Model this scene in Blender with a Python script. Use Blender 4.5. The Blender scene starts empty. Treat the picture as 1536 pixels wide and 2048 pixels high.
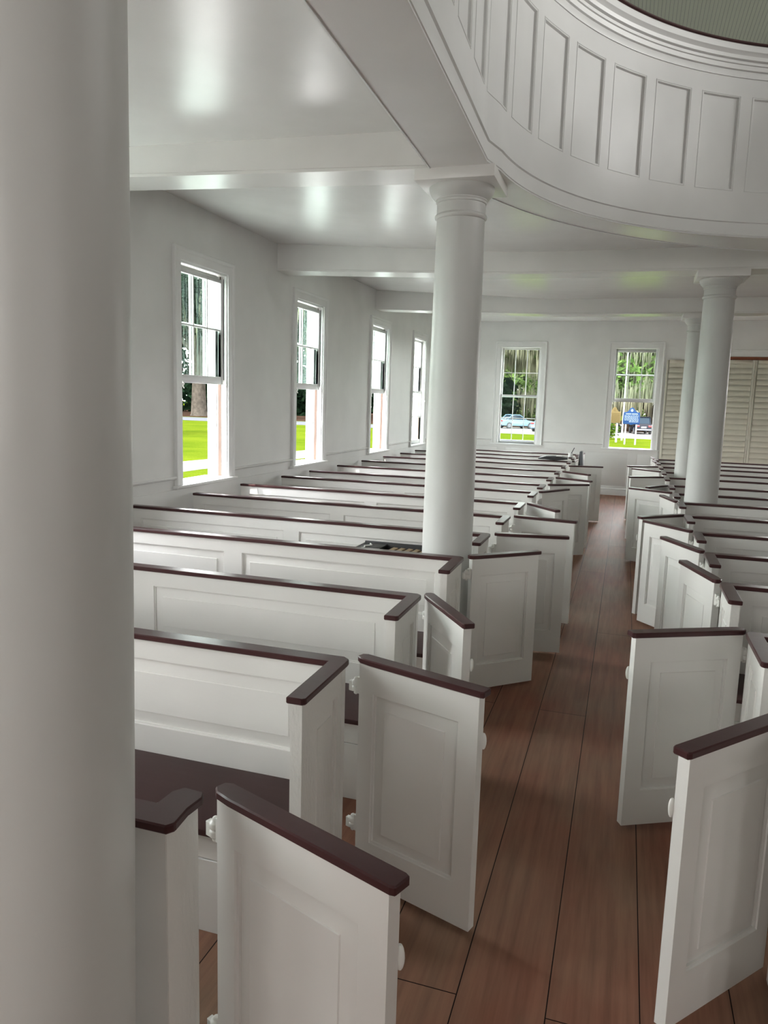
import bpy, bmesh, math, random
from mathutils import Vector, Matrix
from mathutils.geometry import tessellate_polygon
random.seed(7)
R = math.radians
sc = bpy.context.scene
COL = sc.collection

# ------------------------------------------------------------------ camera
F_PX, YAW, PITCH, ROLL, EYE = 1500.0, R(17.575), R(8.46), R(-1.692), 2.045
f = Vector((-math.sin(YAW)*math.cos(PITCH), math.cos(YAW)*math.cos(PITCH), -math.sin(PITCH)))
r = Vector((math.cos(YAW), math.sin(YAW), 0)); d = f.cross(r)
r2 = r*math.cos(ROLL)+d*math.sin(ROLL); d2 = -r*math.sin(ROLL)+d*math.cos(ROLL)
cam = bpy.data.cameras.new('camera'); camo = bpy.data.objects.new('camera', cam); COL.objects.link(camo)
camo.matrix_world = Matrix(((r2.x, -d2.x, -f.x, 0), (r2.y, -d2.y, -f.y, 0), (r2.z, -d2.z, -f.z, EYE), (0, 0, 0, 1)))
cam.sensor_fit = 'VERTICAL'; cam.sensor_height = 36.0; cam.lens = 36.0*F_PX/2048.0
cam.clip_start = 0.05; cam.clip_end = 600
sc.camera = camo

# ------------------------------------------------------------------ sky, sun, exposure
w = bpy.data.worlds.new('world'); sc.world = w; w.use_nodes = True
nt = w.node_tree; nt.nodes.clear()
out = nt.nodes.new('ShaderNodeOutputWorld'); bg = nt.nodes.new('ShaderNodeBackground'); sky = nt.nodes.new('ShaderNodeTexSky')
SUN_TRAVEL = Vector((0.26, 0.40, -0.88)).normalized()
nt.nodes.remove(sky)   # hazy summer sky: brightest low down, paler blue overhead
tcw = nt.nodes.new('ShaderNodeTexCoord'); sep = nt.nodes.new('ShaderNodeSeparateXYZ'); skr = nt.nodes.new('ShaderNodeValToRGB')
nt.links.new(tcw.outputs['Generated'], sep.inputs[0]); nt.links.new(sep.outputs[2], skr.inputs[0]); nt.links.new(skr.outputs[0], bg.inputs[0]); nt.links.new(bg.outputs[0], out.inputs[0])
while len(skr.color_ramp.elements) < 4: skr.color_ramp.elements.new(0.5)
for el, (p, c) in zip(skr.color_ramp.elements, ((0.0, (1.0, 0.99, 0.97)), (0.4, (0.95, 0.96, 0.98)), (0.7, (0.50, 0.54, 0.60)), (1.0, (0.28, 0.34, 0.42)))): el.position = p; el.color = (*c, 1)
bg.inputs[1].default_value = 12.0
sl = bpy.data.lights.new('sun', 'SUN'); slo = bpy.data.objects.new('sun', sl); COL.objects.link(slo)
sl.energy = 6.0; sl.angle = R(0.6); sl.color = (1.0, 0.96, 0.9)
slo.rotation_euler = SUN_TRAVEL.to_track_quat('-Z', 'Y').to_euler(); slo.location = (-20, -20, 40)
sc.view_settings.view_transform = 'Standard'; sc.view_settings.look = 'None'
sc.view_settings.exposure = 0.82; sc.view_settings.gamma = 1.0; sc.view_settings.use_curve_mapping = False

def portal(name, loc, rot, sx, sy):
    l = bpy.data.lights.new(name, 'AREA'); l.shape = 'RECTANGLE'; l.size = sx; l.size_y = sy; l.energy = 1.0
    l.cycles.is_portal = True
    o = bpy.data.objects.new(name, l); COL.objects.link(o); o.location = loc; o.rotation_euler = rot

# added fill lamps along the unseen right and front walls, behind or beside the viewer
for loc, rot, e in ((8.27, 1.4, 2.25), (0, R(60), 0), 10.0), ((8.27, 4.34, 2.25), (0, R(60), 0), 10.0), ((8.27, 7.35, 2.25), (0, R(60), 0), 10.0), \
        ((8.27, 4.34, 6.0), (0, R(65), 0), 93.0), ((8.27, 7.35, 6.0), (0, R(65), 0), 93.0), ((8.27, 10.2, 6.0), (0, R(65), 0), 93.0), \
        ((-3.5, -3.17, 2.25), (R(78), 0, 0), 32.0), ((-2.1, -3.17, 2.25), (R(78), 0, 0), 32.0), ((3.6, -3.17, 2.25), (R(64), 0, 0), 34.0), ((6.3, -3.17, 2.25), (R(64), 0, 0), 34.0):
    l = bpy.data.lights.new('fill_lamp', 'AREA'); l.shape = 'RECTANGLE'; l.size, l.size_y = (2.1, 0.92) if loc[0] > 8 else (0.95, 2.0); l.energy = e; l.color = (1.0, 0.985, 0.955)
    o = bpy.data.objects.new('fill_lamp', l); COL.objects.link(o); o.location = loc; o.rotation_euler = rot

# ------------------------------------------------------------------ materials
def nodes(name):
    m = bpy.data.materials.new(name); m.use_nodes = True; t = m.node_tree; t.nodes.clear()
    o = t.nodes.new('ShaderNodeOutputMaterial'); b = t.nodes.new('ShaderNodeBsdfPrincipled'); t.links.new(b.outputs[0], o.inputs[0])
    return m, t, b
def noise(t, scale, detail=3, vec=None, rough=0.5):
    n = t.nodes.new('ShaderNodeTexNoise'); n.inputs['Scale'].default_value = scale; n.inputs['Detail'].default_value = detail; n.inputs['Roughness'].default_value = rough
    if vec is not None: t.links.new(vec, n.inputs['Vector'])
    return n
def coords(t, scale=(1, 1, 1), kind='Object'):
    c = t.nodes.new('ShaderNodeTexCoord'); mp = t.nodes.new('ShaderNodeMapping'); mp.inputs['Scale'].default_value = scale
    t.links.new(c.outputs[kind], mp.inputs[0]); return mp.outputs[0]
def ramp(t, src, stops):
    cr = t.nodes.new('ShaderNodeValToRGB'); e = cr.color_ramp.elements
    while len(e) < len(stops): e.new(0.5)
    for el, (p, c) in zip(e, stops): el.position = p; el.color = (*c, 1) if len(c) == 3 else c
    t.links.new(src, cr.inputs[0]); return cr.outputs[0]
def bump(t, b, src, strength, dist):
    bp = t.nodes.new('ShaderNodeBump'); bp.inputs['Strength'].default_value = strength; bp.inputs['Distance'].default_value = dist
    t.links.new(src, bp.inputs['Height']); t.links.new(bp.outputs[0], b.inputs['Normal']); return bp
def paint(name, col, rough, bscale=(8, 8, 8), bstr=0.25, bdist=0.004, var=0.03, coat=0.0):
    m, t, b = nodes(name)
    n = noise(t, 1.0, 4, coords(t, bscale))
    n2 = noise(t, 2.3, 2, coords(t))
    lo = tuple(c*(1-var) for c in col); hi = tuple(min(1, c*(1+var)) for c in col)
    t.links.new(ramp(t, n2.outputs[0], [(0.3, lo), (0.7, hi)]), b.inputs['Base Color'])
    b.inputs['Roughness'].default_value = rough
    if coat: b.inputs['Coat Weight'].default_value = coat; b.inputs['Coat Roughness'].default_value = 0.15
    bump(t, b, n.outputs[0], bstr, bdist); return m
def plain(name, col, rough=0.5, metal=0.0, emit=None):
    m, t, b = nodes(name); b.inputs['Base Color'].default_value = (*col, 1); b.inputs['Roughness'].default_value = rough; b.inputs['Metallic'].default_value = metal
    n = noise(t, 40, 2, coords(t)); bump(t, b, n.outputs[0], 0.05, 0.002); return m

M = {}
M['wall'] = paint('wall_paint', (0.77, 0.765, 0.75), 0.5, (3, 3, 3), 0.2, 0.004)
M['gloss'] = paint('ceiling_gloss_paint', (0.80, 0.79, 0.775), 0.24, (5, 5, 5), 0.22, 0.006)
M['beam'] = paint('beam_gloss_paint', (0.80, 0.79, 0.765), 0.28, (4, 14, 8), 0.25, 0.004)
M['gallery'] = paint('gallery_paint', (0.77, 0.775, 0.765), 0.35, (6, 6, 6), 0.15, 0.003)
M['pew'] = paint('pew_paint', (0.80, 0.785, 0.755), 0.36, (9, 9, 22), 0.3, 0.003)
M['post'] = paint('chipped_paint', (0.80, 0.785, 0.75), 0.4, (60, 60, 25), 0.6, 0.006)
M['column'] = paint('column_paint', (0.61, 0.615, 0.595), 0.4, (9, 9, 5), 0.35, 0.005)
M['casing'] = paint('casing_paint', (0.80, 0.80, 0.79), 0.35, (10, 10, 10), 0.15, 0.002)
M['rail'] = paint('oxblood_rail', (0.060, 0.023, 0.024), 0.30, (20, 20, 40), 0.2, 0.002, 0.15)
M['seat'] = paint('oxblood_seat', (0.060, 0.027, 0.027), 0.38, (4, 25, 25), 0.25, 0.002, 0.15)
for k_ in ('rail', 'seat'): M[k_].node_tree.nodes['Principled BSDF'].inputs['Specular IOR Level'].default_value = 0.28
M['iron'] = plain('white_enamelled_iron', (0.78, 0.77, 0.73), 0.3)
M['louvre'] = paint('louvre_paint', (0.68, 0.645, 0.55), 0.6, (4, 4, 30), 0.2, 0.003)
M['lintel'] = paint('bare_red_wood', (0.22, 0.06, 0.025), 0.6, (3, 3, 40), 0.2, 0.003, 0.2)
M['jambwood'] = paint('bare_jamb_wood', (0.10, 0.062, 0.045), 0.7, (30, 30, 3), 0.2, 0.003, 0.2)
M['cord'] = plain('dark_cord', (0.03, 0.03, 0.04), 0.8)
M['tassel'] = plain('white_cord', (0.85, 0.84, 0.82), 0.8)
M['black'] = plain('black_plastic', (0.018, 0.018, 0.02), 0.45)
M['slate'] = plain('slate_cover', (0.10, 0.105, 0.12), 0.5)
M['paper'] = plain('white_paper', (0.85, 0.85, 0.83), 0.7)
M['tan'] = paint('tan_cloth', (0.36, 0.26, 0.16), 0.8, (40, 40, 40), 0.3, 0.002, 0.15)

# floor boards run down the aisle
m, t, b = nodes('floor_boards'); M['floor'] = m
c = t.nodes.new('ShaderNodeTexCoord'); mp = t.nodes.new('ShaderNodeMapping'); mp.inputs['Rotation'].default_value = (0, 0, R(90)); mp.inputs['Location'].default_value = (0.35, 0.115, 0)
t.links.new(c.outputs['Object'], mp.inputs[0])
br = t.nodes.new('ShaderNodeTexBrick'); br.inputs['Scale'].default_value = 1.0; br.inputs['Brick Width'].default_value = 4.6; br.inputs['Row Height'].default_value = 0.305
br.inputs['Mortar Size'].default_value = 0.0022; br.inputs['Mortar Smooth'].default_value = 0.1; br.offset = 0.43; br.offset_frequency = 2
br.inputs['Color1'].default_value = (0.0, 0, 0, 1); br.inputs['Color2'].default_value = (1, 1, 1, 1); br.inputs['Mortar'].default_value = (0.5, 0.5, 0.5, 1)
t.links.new(mp.outputs[0], br.inputs['Vector'])
g = noise(t, 1.0, 5, coords(t, (28, 1.4, 1)), 0.6)
blot = noise(t, 1.3, 4, coords(t, (1.6, 0.7, 1)))
base = ramp(t, blot.outputs[0], [(0.32, (0.285, 0.115, 0.078)), (0.68, (0.285, 0.180, 0.125))])
mx = t.nodes.new('ShaderNodeMixRGB'); mx.blend_type = 'MULTIPLY'; mx.inputs[0].default_value = 0.55
t.links.new(base, mx.inputs[1]); t.links.new(ramp(t, g.outputs[0], [(0.3, (0.55, 0.55, 0.55)), (0.65, (1.15, 1.1, 1.05))]), mx.inputs[2])
mx2 = t.nodes.new('ShaderNodeMixRGB'); mx2.blend_type = 'MULTIPLY'; mx2.inputs[0].default_value = 0.4
t.links.new(mx.outputs[0], mx2.inputs[1]); t.links.new(ramp(t, br.outputs['Color'], [(0.0, (0.75, 0.7, 0.7)), (1.0, (1.2, 1.25, 1.25))]), mx2.inputs[2])
kn = t.nodes.new('ShaderNodeTexVoronoi'); kn.inputs['Scale'].default_value = 1.0; t.links.new(coords(t, (2.6, 1.15, 1)), kn.inputs['Vector'])
mx4 = t.nodes.new('ShaderNodeMixRGB'); mx4.blend_type = 'MULTIPLY'; mx4.inputs[0].default_value = 0.75
t.links.new(mx2.outputs[0], mx4.inputs[1]); t.links.new(ramp(t, kn.outputs['Distance'], [(0.02, (0.15, 0.15, 0.17)), (0.055, (1, 1, 1))]), mx4.inputs[2])
mx3 = t.nodes.new('ShaderNodeMixRGB'); t.links.new(br.outputs['Fac'], mx3.inputs[0]); t.links.new(mx4.outputs[0], mx3.inputs[1]); mx3.inputs[2].default_value = (0.008, 0.004, 0.004, 1)
t.links.new(mx3.outputs[0], b.inputs['Base Color']); b.inputs['Roughness'].default_value = 0.55; b.inputs['Specular IOR Level'].default_value = 0.09
inv = t.nodes.new('ShaderNodeMath'); inv.operation = 'MULTIPLY_ADD'; t.links.new(br.outputs['Fac'], inv.inputs[0]); inv.inputs[1].default_value = -3.0; t.links.new(g.outputs[0], inv.inputs[2])
bump(t, b, inv.outputs[0], 0.25, 0.002)

# beaded boards of the high ceiling
m, t, b = nodes('beaded_board'); M['bead'] = m
wv = t.nodes.new('ShaderNodeTexWave'); wv.wave_type = 'BANDS'; wv.bands_direction = 'X'; wv.wave_profile = 'SAW'; wv.inputs['Scale'].default_value = 5.6; wv.inputs['Distortion'].default_value = 0
t.links.new(coords(t), wv.inputs['Vector'])
t.links.new(ramp(t, wv.outputs['Fac'], [(0.0, (0.06, 0.06, 0.05)), (0.12, (0.145, 0.155, 0.115)), (0.9, (0.155, 0.165, 0.12)), (1.0, (0.06, 0.06, 0.05))]), b.inputs['Base Color'])
b.inputs['Roughness'].default_value = 0.4; bump(t, b, ramp(t, wv.outputs['Fac'], [(0, (0, 0, 0)), (0.12, (1, 1, 1)), (0.9, (1, 1, 1)), (1, (0, 0, 0))]), 0.6, 0.006)

# thin old window glass: mostly clear, a little mirror, faint green
m = bpy.data.materials.new('window_glass'); m.use_nodes = True; t = m.node_tree; t.nodes.clear(); M['glass'] = m
o_ = t.nodes.new('ShaderNodeOutputMaterial'); mixs = t.nodes.new('ShaderNodeMixShader'); tr = t.nodes.new('ShaderNodeBsdfTransparent'); gl = t.nodes.new('ShaderNodeBsdfGlossy')
tr.inputs[0].default_value = (0.86, 0.93, 0.90, 1); gl.inputs['Roughness'].default_value = 0.03; gl.inputs[0].default_value = (0.9, 1, 0.97, 1)
lw = t.nodes.new('ShaderNodeLayerWeight'); lw.inputs[0].default_value = 0.25
nn = noise(t, 3.0, 2, coords(t, (4, 4, 1.5))); bp = t.nodes.new('ShaderNodeBump'); bp.inputs['Strength'].default_value = 0.15; bp.inputs['Distance'].default_value = 0.01
t.links.new(nn.outputs[0], bp.inputs['Height']); t.links.new(bp.outputs[0], gl.inputs['Normal'])
t.links.new(lw.outputs['Fresnel'], mixs.inputs[0]); t.links.new(tr.outputs[0], mixs.inputs[1]); t.links.new(gl.outputs[0], mixs.inputs[2]); t.links.new(mixs.outputs[0], o_.inputs[0])

# outdoors
m, t, b = nodes('mown_grass'); M['grass'] = m
n1 = noise(t, 0.25, 6, coords(t), 0.65); n2 = noise(t, 14, 3, coords(t))
mxg = t.nodes.new('ShaderNodeMixRGB'); mxg.blend_type = 'MULTIPLY'; mxg.inputs[0].default_value = 0.5
t.links.new(ramp(t, n1.outputs[0], [(0.3, (0.0290, 0.0470, 0.0030)), (0.7, (0.0540, 0.0690, 0.0050))]), mxg.inputs[1]); t.links.new(ramp(t, n2.outputs[0], [(0.3, (0.55, 0.6, 0.5)), (0.7, (1.2, 1.15, 1.1))]), mxg.inputs[2])
t.links.new(mxg.outputs[0], b.inputs['Base Color']); b.inputs['Roughness'].default_value = 0.9; b.inputs['Specular IOR Level'].default_value = 0.0; bump(t, b, n2.outputs[0], 0.6, 0.03)
M['path'] = paint('pale_concrete', (0.1560, 0.1508, 0.1404), 0.9, (3, 3, 3), 0.3, 0.01, 0.08)
M['bounce'] = paint('pale_bounce', (0.52, 0.50, 0.46), 0.95, (6, 6, 6), 0.4, 0.01, 0.1)  # pale reflector ground, added to brighten the ceilings
M['road'] = paint('grey_road', (0.0676, 0.0702, 0.0754), 0.9, (4, 4, 4), 0.3, 0.01, 0.08)
M['gravel'] = paint('pale_gravel', (0.1352, 0.1274, 0.1196), 0.95, (12, 12, 12), 0.5, 0.02, 0.15)
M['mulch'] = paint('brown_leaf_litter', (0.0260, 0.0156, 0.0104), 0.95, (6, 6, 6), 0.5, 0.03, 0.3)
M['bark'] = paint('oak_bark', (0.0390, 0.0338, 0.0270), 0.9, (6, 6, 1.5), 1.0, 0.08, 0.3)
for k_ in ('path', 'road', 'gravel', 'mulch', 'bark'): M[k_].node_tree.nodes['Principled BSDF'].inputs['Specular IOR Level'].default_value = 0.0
def leafmat(name, a, b_, trans=0.35):
    m = bpy.data.materials.new(name); m.use_nodes = True; t = m.node_tree; t.nodes.clear()
    o = t.nodes.new('ShaderNodeOutputMaterial'); mi = t.nodes.new('ShaderNodeMixShader'); df = t.nodes.new('ShaderNodeBsdfDiffuse'); tl = t.nodes.new('ShaderNodeBsdfTranslucent')
    n = noise(t, 0.9, 4, coords(t)); cc = ramp(t, n.outputs[0], [(0.3, a), (0.7, b_)])
    t.links.new(cc, df.inputs[0]); t.links.new(cc, tl.inputs[0]); mi.inputs[0].default_value = trans
    t.links.new(df.outputs[0], mi.inputs[1]); t.links.new(tl.outputs[0], mi.inputs[2]); t.links.new(mi.outputs[0], o.inputs[0]); return m
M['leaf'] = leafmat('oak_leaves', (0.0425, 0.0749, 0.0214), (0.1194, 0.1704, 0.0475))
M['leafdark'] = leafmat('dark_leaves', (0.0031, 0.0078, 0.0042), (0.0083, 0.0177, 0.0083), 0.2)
M['moss'] = leafmat('hanging_moss', (0.1260, 0.1260, 0.0840), (0.2351, 0.2268, 0.1511), 0.4)
M['bush'] = leafmat('bush_leaves', (0.0208, 0.0468, 0.0042), (0.0520, 0.0832, 0.0104))
M['carblue'] = plain('pale_blue_car_paint', (0.09, 0.145, 0.19), 0.2, 0.3)
M['carnavy'] = plain('dark_navy_car_paint', (0.004, 0.005, 0.009), 0.2, 0.2)
M['carred'] = plain('red_car_paint', (0.10, 0.03, 0.04), 0.25, 0.2)
M['carglass'] = plain('car_glass', (0.008, 0.014, 0.02), 0.08)
M['tyre'] = plain('tyre_rubber', (0.02, 0.02, 0.02), 0.8)
M['chrome'] = plain('grey_bumper', (0.10, 0.105, 0.115), 0.3, 0.4)
M['tail'] = plain('red_lamp_lens', (0.16, 0.01, 0.01), 0.2)
M['signblue'] = plain('blue_enamel', (0.004, 0.018, 0.055), 0.7)
M['signgold'] = plain('ochre_enamel', (0.062, 0.045, 0.016), 0.8)
M['signtext'] = plain('silver_letters', (0.085, 0.11, 0.14), 0.6)
M['white'] = plain('white_post_paint', (0.12, 0.12, 0.115), 0.5)

# ------------------------------------------------------------------ mesh builder
class MB:
    def __init__(s): s.v = []; s.f = []
    def add(s, vs, fs):
        k = len(s.v); s.v += [Vector(p) for p in vs]; s.f += [tuple(i+k for i in q) for q in fs]
    def box(s, x0, x1, y0, y1, z0, z1):
        s.add([(x0, y0, z0), (x1, y0, z0), (x1, y1, z0), (x0, y1, z0), (x0, y0, z1), (x1, y0, z1), (x1, y1, z1), (x0, y1, z1)],
              [(0, 3, 2, 1), (4, 5, 6, 7), (0, 1, 5, 4), (1, 2, 6, 5), (2, 3, 7, 6), (3, 0, 4, 7)]); return s
    def prism(s, poly, z0, z1, mp=None):
        n = len(poly); vs = [(x, y, z0) for x, y in poly]+[(x, y, z1) for x, y in poly]
        if mp: vs = [mp(*p) for p in vs]
        s.add(vs, [tuple(range(n))[::-1], tuple(range(n, 2*n))]+[(i, (i+1) % n, n+(i+1) % n, n+i) for i in range(n)]); return s
    def lathe(s, prof, cx=0, cy=0, n=48, cap=True):
        m_ = len(prof); vs = []
        for rr, z in prof: vs += [(cx+rr*math.cos(2*math.pi*k/n), cy+rr*math.sin(2*math.pi*k/n), z) for k in range(n)]
        fs = [(i*n+k, i*n+(k+1) % n, (i+1)*n+(k+1) % n, (i+1)*n+k) for i in range(m_-1) for k in range(n)]
        if cap: fs += [tuple(range(n))[::-1], tuple(range((m_-1)*n, m_*n))]
        s.add(vs, fs); return s
    def tube(s, pts, rad, n=8):
        pts = [Vector(p) for p in pts]; rads = rad if isinstance(rad, (list, tuple)) else [rad]*len(pts); vs = []
        for i, p in enumerate(pts):
            t_ = (pts[min(i+1, len(pts)-1)]-pts[max(i-1, 0)]).normalized()
            a = t_.orthogonal().normalized() if i == 0 else (a-t_*a.dot(t_)).normalized()
            b_ = t_.cross(a)
            vs += [p+(a*math.cos(2*math.pi*k/n)+b_*math.sin(2*math.pi*k/n))*rads[i] for k in range(n)]
        fs = [(i*n+k, i*n+(k+1) % n, (i+1)*n+(k+1) % n, (i+1)*n+k) for i in range(len(pts)-1) for k in range(n)]
        fs += [tuple(range(n))[::-1], tuple(range((len(pts)-1)*n, len(pts)*n))]
        s.add(vs, fs); return s
    def sphere(s, c, rx, ry=None, rz=None, n=12):
        ry = ry or rx; rz = rz or rx; prof = [(math.sin(math.pi*i/8), -math.cos(math.pi*i/8)) for i in range(1, 8)]
        k = len(s.v); s.lathe(prof, n=n)
        for i in range(k, len(s.v)): p = s.v[i]; s.v[i] = Vector((c[0]+p.x*rx, c[1]+p.y*ry, c[2]+p.z*rz))
        return s
    def board(s, u0, u1, v0, v1, th, panels, mp, both=True, deep=0.009, bev=0.045):
        """Framed board, raised-and-fielded panels on its faces. mp(u, v, w) -> xyz; w runs through the thickness."""
        us = sorted({u0, u1, *[p[0] for p in panels], *[p[1] for p in panels]}); vs_ = sorted({v0, v1, *[p[2] for p in panels], *[p[3] for p in panels]})
        for side in (-1, 1):
            w0 = side*th/2
            for i in range(len(us)-1):
                for j in range(len(vs_)-1):
                    cu, cv = (us[i]+us[i+1])/2, (vs_[j]+vs_[j+1])/2
                    if any(p[0] < cu < p[1] and p[2] < cv < p[3] for p in panels) and (both or side < 0): continue
                    s.add([mp(us[i], vs_[j], w0), mp(us[i+1], vs_[j], w0), mp(us[i+1], vs_[j+1], w0), mp(us[i], vs_[j+1], w0)], [(0, 1, 2, 3)])
            if both or side < 0:
                for a, b_, c_, e in panels:
                    loops = []
                    for ins, dp in ((0, 0), (0.002, deep*0.35), (0.008, deep*0.5), (0.009, deep), (0.012, deep), (0.012+bev, deep*0.30), (0.0145+bev, deep*0.06)):
                        ww = side*(th/2-dp)
                        loops.append([mp(a+ins, c_+ins, ww), mp(b_-ins, c_+ins, ww), mp(b_-ins, e-ins, ww), mp(a+ins, e-ins, ww)])
                    k = [q for l in loops for q in l]; n = len(loops)
                    s.add(k, [(4*i+q, 4*i+(q+1) % 4, 4*i+4+(q+1) % 4, 4*i+4+q) for i in range(n-1) for q in range(4)]+[(4*n-4, 4*n-3, 4*n-2, 4*n-1)])
        for i in range(len(us)-1):
            for vv in (v0, v1): s.add([mp(us[i], vv, -th/2), mp(us[i+1], vv, -th/2), mp(us[i+1], vv, th/2), mp(us[i], vv, th/2)], [(0, 1, 2, 3)])
        for j in range(len(vs_)-1):
            for uu in (u0, u1): s.add([mp(uu, vs_[j], -th/2), mp(uu, vs_[j+1], -th/2), mp(uu, vs_[j+1], th/2), mp(uu, vs_[j], th/2)], [(0, 1, 2, 3)])
        return s
    def build(s, name, mat, parent=None, bevel=0.0, smooth=True, weld=True, seg=2, recalc=True, angle=35):
        me = bpy.data.meshes.new(name); bm = bmesh.new(); vs = [bm.verts.new(p) for p in s.v]
        for q in s.f:
            try: bm.faces.new([vs[i] for i in q])
            except ValueError: pass
        if weld: bmesh.ops.remove_doubles(bm, verts=bm.verts, dist=1e-5)
        if recalc: bmesh.ops.recalc_face_normals(bm, faces=bm.faces)
        if bevel:
            es = [e for e in bm.edges if len(e.link_faces) == 2 and e.calc_face_angle(0) > R(30)]
            bmesh.ops.bevel(bm, geom=es, offset=bevel, segments=seg, affect='EDGES', profile=0.5)
        bm.to_mesh(me); bm.free()
        if smooth:
            for p in me.polygons: p.use_smooth = True
            me.set_sharp_from_angle(angle=R(angle))
        me.materials.append(mat)
        o = bpy.data.objects.new(name, me); COL.objects.link(o)
        if parent is not None: o.parent = parent
        return o

def thing(name, label, cat, loc=(0, 0, 0), rz=0.0, group=None, kind=None):
    o = bpy.data.objects.new(name, None); COL.objects.link(o); o.location = loc; o.rotation_euler = (0, 0, rz); o.empty_display_size = 0.1
    if label: o['label'] = label; o['category'] = cat
    if group: o['group'] = group
    if kind: o['kind'] = kind
    return o
def tag(o, label, cat, group=None, kind=None):
    if label: o['label'] = label; o['category'] = cat
    if group: o['group'] = group
    if kind: o['kind'] = kind
    return o
def struct(mb, name, mat, **k):
    o = mb.build(name, mat, **k); o['kind'] = 'structure'; return o
def dup(o, parent=None):
    c = o.copy(); COL.objects.link(c); c.parent = parent
    for ch in list(o.children): dup(ch, c)
    return c

# ------------------------------------------------------------------ room shell
XL, XR, YF, YB, ZT = -4.43, 8.30, -3.2, 18.35, 8.0
WT = 0.26
WIN_L = [(0.92, 1.88), (3.86, 4.82), (6.87, 7.83), (9.73, 10.69), (12.98, 13.94), (15.76, 16.72)]   # opening y-ranges in the long wall
WIN_B = [(-2.98, -2.02), (-0.365, 0.595)]                                                             # opening x-ranges in the end wall
SZ0, SZ1 = 1.10, 3.40
def holed_wall(name, u0, u1, z0, z1, holes, mp):
    us = sorted({u0, u1, *[h[0] for h in holes], *[h[1] for h in holes]}); zs = sorted({z0, z1, *[h[2] for h in holes], *[h[3] for h in holes]})
    solid = lambda i, j: 0 <= i < len(us)-1 and 0 <= j < len(zs)-1 and not any(h[0] <= (us[i]+us[i+1])/2 <= h[1] and h[2] <= (zs[j]+zs[j+1])/2 <= h[3] for h in holes)
    mb = MB()
    for i in range(len(us)-1):
        for j in range(len(zs)-1):
            if not solid(i, j): continue
            a, b_, c_, e = us[i], us[i+1], zs[j], zs[j+1]
            for dd in (0, WT): mb.add([mp(a, dd, c_), mp(b_, dd, c_), mp(b_, dd, e), mp(a, dd, e)], [(0, 1, 2, 3)])
            if not solid(i-1, j): mb.add([mp(a, 0, c_), mp(a, WT, c_), mp(a, WT, e), mp(a, 0, e)], [(0, 1, 2, 3)])
            if not solid(i+1, j): mb.add([mp(b_, 0, c_), mp(b_, WT, c_), mp(b_, WT, e), mp(b_, 0, e)], [(0, 1, 2, 3)])
            if not solid(i, j-1): mb.add([mp(a, 0, c_), mp(b_, 0, c_), mp(b_, WT, c_), mp(a, WT, c_)], [(0, 1, 2, 3)])
            if not solid(i, j+1): mb.add([mp(a, 0, e), mp(b_, 0, e), mp(b_, WT, e), mp(a, WT, e)], [(0, 1, 2, 3)])
    return struct(mb, name, M['wall'], smooth=False)
GZ0, GZ1 = 5.0, 7.1
hl = [(a, b_, SZ0, SZ1) for a, b_ in WIN_L]+[(a, b_, GZ0, GZ1) for a, b_ in WIN_L[2:]]
holed_wall('wall_left', YF-WT, YB+WT, -0.5, ZT, hl, lambda u, dd, z: (XL-dd, u, z))
hr = [(a, b_, GZ0, GZ1) for a, b_ in WIN_L[2:]]
holed_wall('wall_right', YF-WT, YB+WT, -0.5, ZT, hr, lambda u, dd, z: (XR+dd, u, z))
hb = [(a, b_, SZ0, SZ1) for a, b_ in WIN_B]+[(a, b_, SZ0, SZ1) for a, b_ in ((3.27, 4.23), (5.88, 6.84))]
holed_wall('wall_back', XL, XR, -0.5, ZT, hb, lambda u, dd, z: (u, YB+dd, z))
hf = []
holed_wall('wall_front', XL, XR, -0.5, ZT, hf, lambda u, dd, z: (u, YF-dd, z))
for z0, z1 in ((SZ0, SZ1), (GZ0, GZ1)):
    for a, b_ in (WIN_L if z0 == SZ0 else WIN_L[2:]):
        portal('window_portal', (XL-WT+0.01, (a+b_)/2, (z0+z1)/2), (0, R(-90), 0), z1-z0, b_-a)
        if z0 == GZ0: portal('window_portal', (XR+WT-0.01, (a+b_)/2, (z0+z1)/2), (0, R(90), 0), z1-z0, b_-a)
for a, b_, z0, z1 in hb: portal('window_portal', ((a+b_)/2, YB+WT-0.01, (z0+z1)/2), (R(-90), 0, 0), b_-a, z1-z0)
for a, b_, z0, z1 in hf: portal('window_portal', ((a+b_)/2, YF-WT+0.01, (z0+z1)/2), (R(90), 0, 0), b_-a, z1-z0)
struct(MB().box(XL-WT, XR+WT, YF-WT, YB+WT, -0.12, 0.0), 'floor', M['floor'], smooth=False)
struct(MB().box(XL-WT, XR+WT, YF-WT, YB+WT, ZT, ZT+0.2), 'ceiling_nave', M['bead'], smooth=False)

# gallery curves: the front edge over the nave and the inner edge of its soffit
XC = 1.932
def front_path():
    pts = [(-0.907-0.0228*(y-2.97), y, 200.0) for y in (-3.2, -1.5, 0, 1, 2, 3, 4, 4.93)]
    n = 84
    for k in range(n+1):
        th = 173.8-(173.8-90)*k/n*1.0
        pts.append((XC+2.85*math.cos(R(th)), 4.841+2.85*math.sin(R(th)), th))
    return pts+[(2*XC-x, y, 180-th if th <= 180 else -20) for x, y, th in pts[::-1][1:]]
def back_path():
    pts = [(-1.29-0.0228*(y-2.87), y) for y in (-3.2, 0, 2, 4, 5.0)]
    a0 = math.atan2(5.25-4.414, -math.sqrt(4.01**2-(5.25-4.414)**2)); a1 = math.atan2(math.sqrt(4.01**2-(XC-2.703)**2), XC-2.703)
    pts += [(2.703+4.01*math.cos(a0+(a1-a0)*k/40), 4.414+4.01*math.sin(a0+(a1-a0)*k/40)) for k in range(41)]
    return pts+[(2*XC-x, y) for x, y in pts[::-1][1:]]
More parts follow.
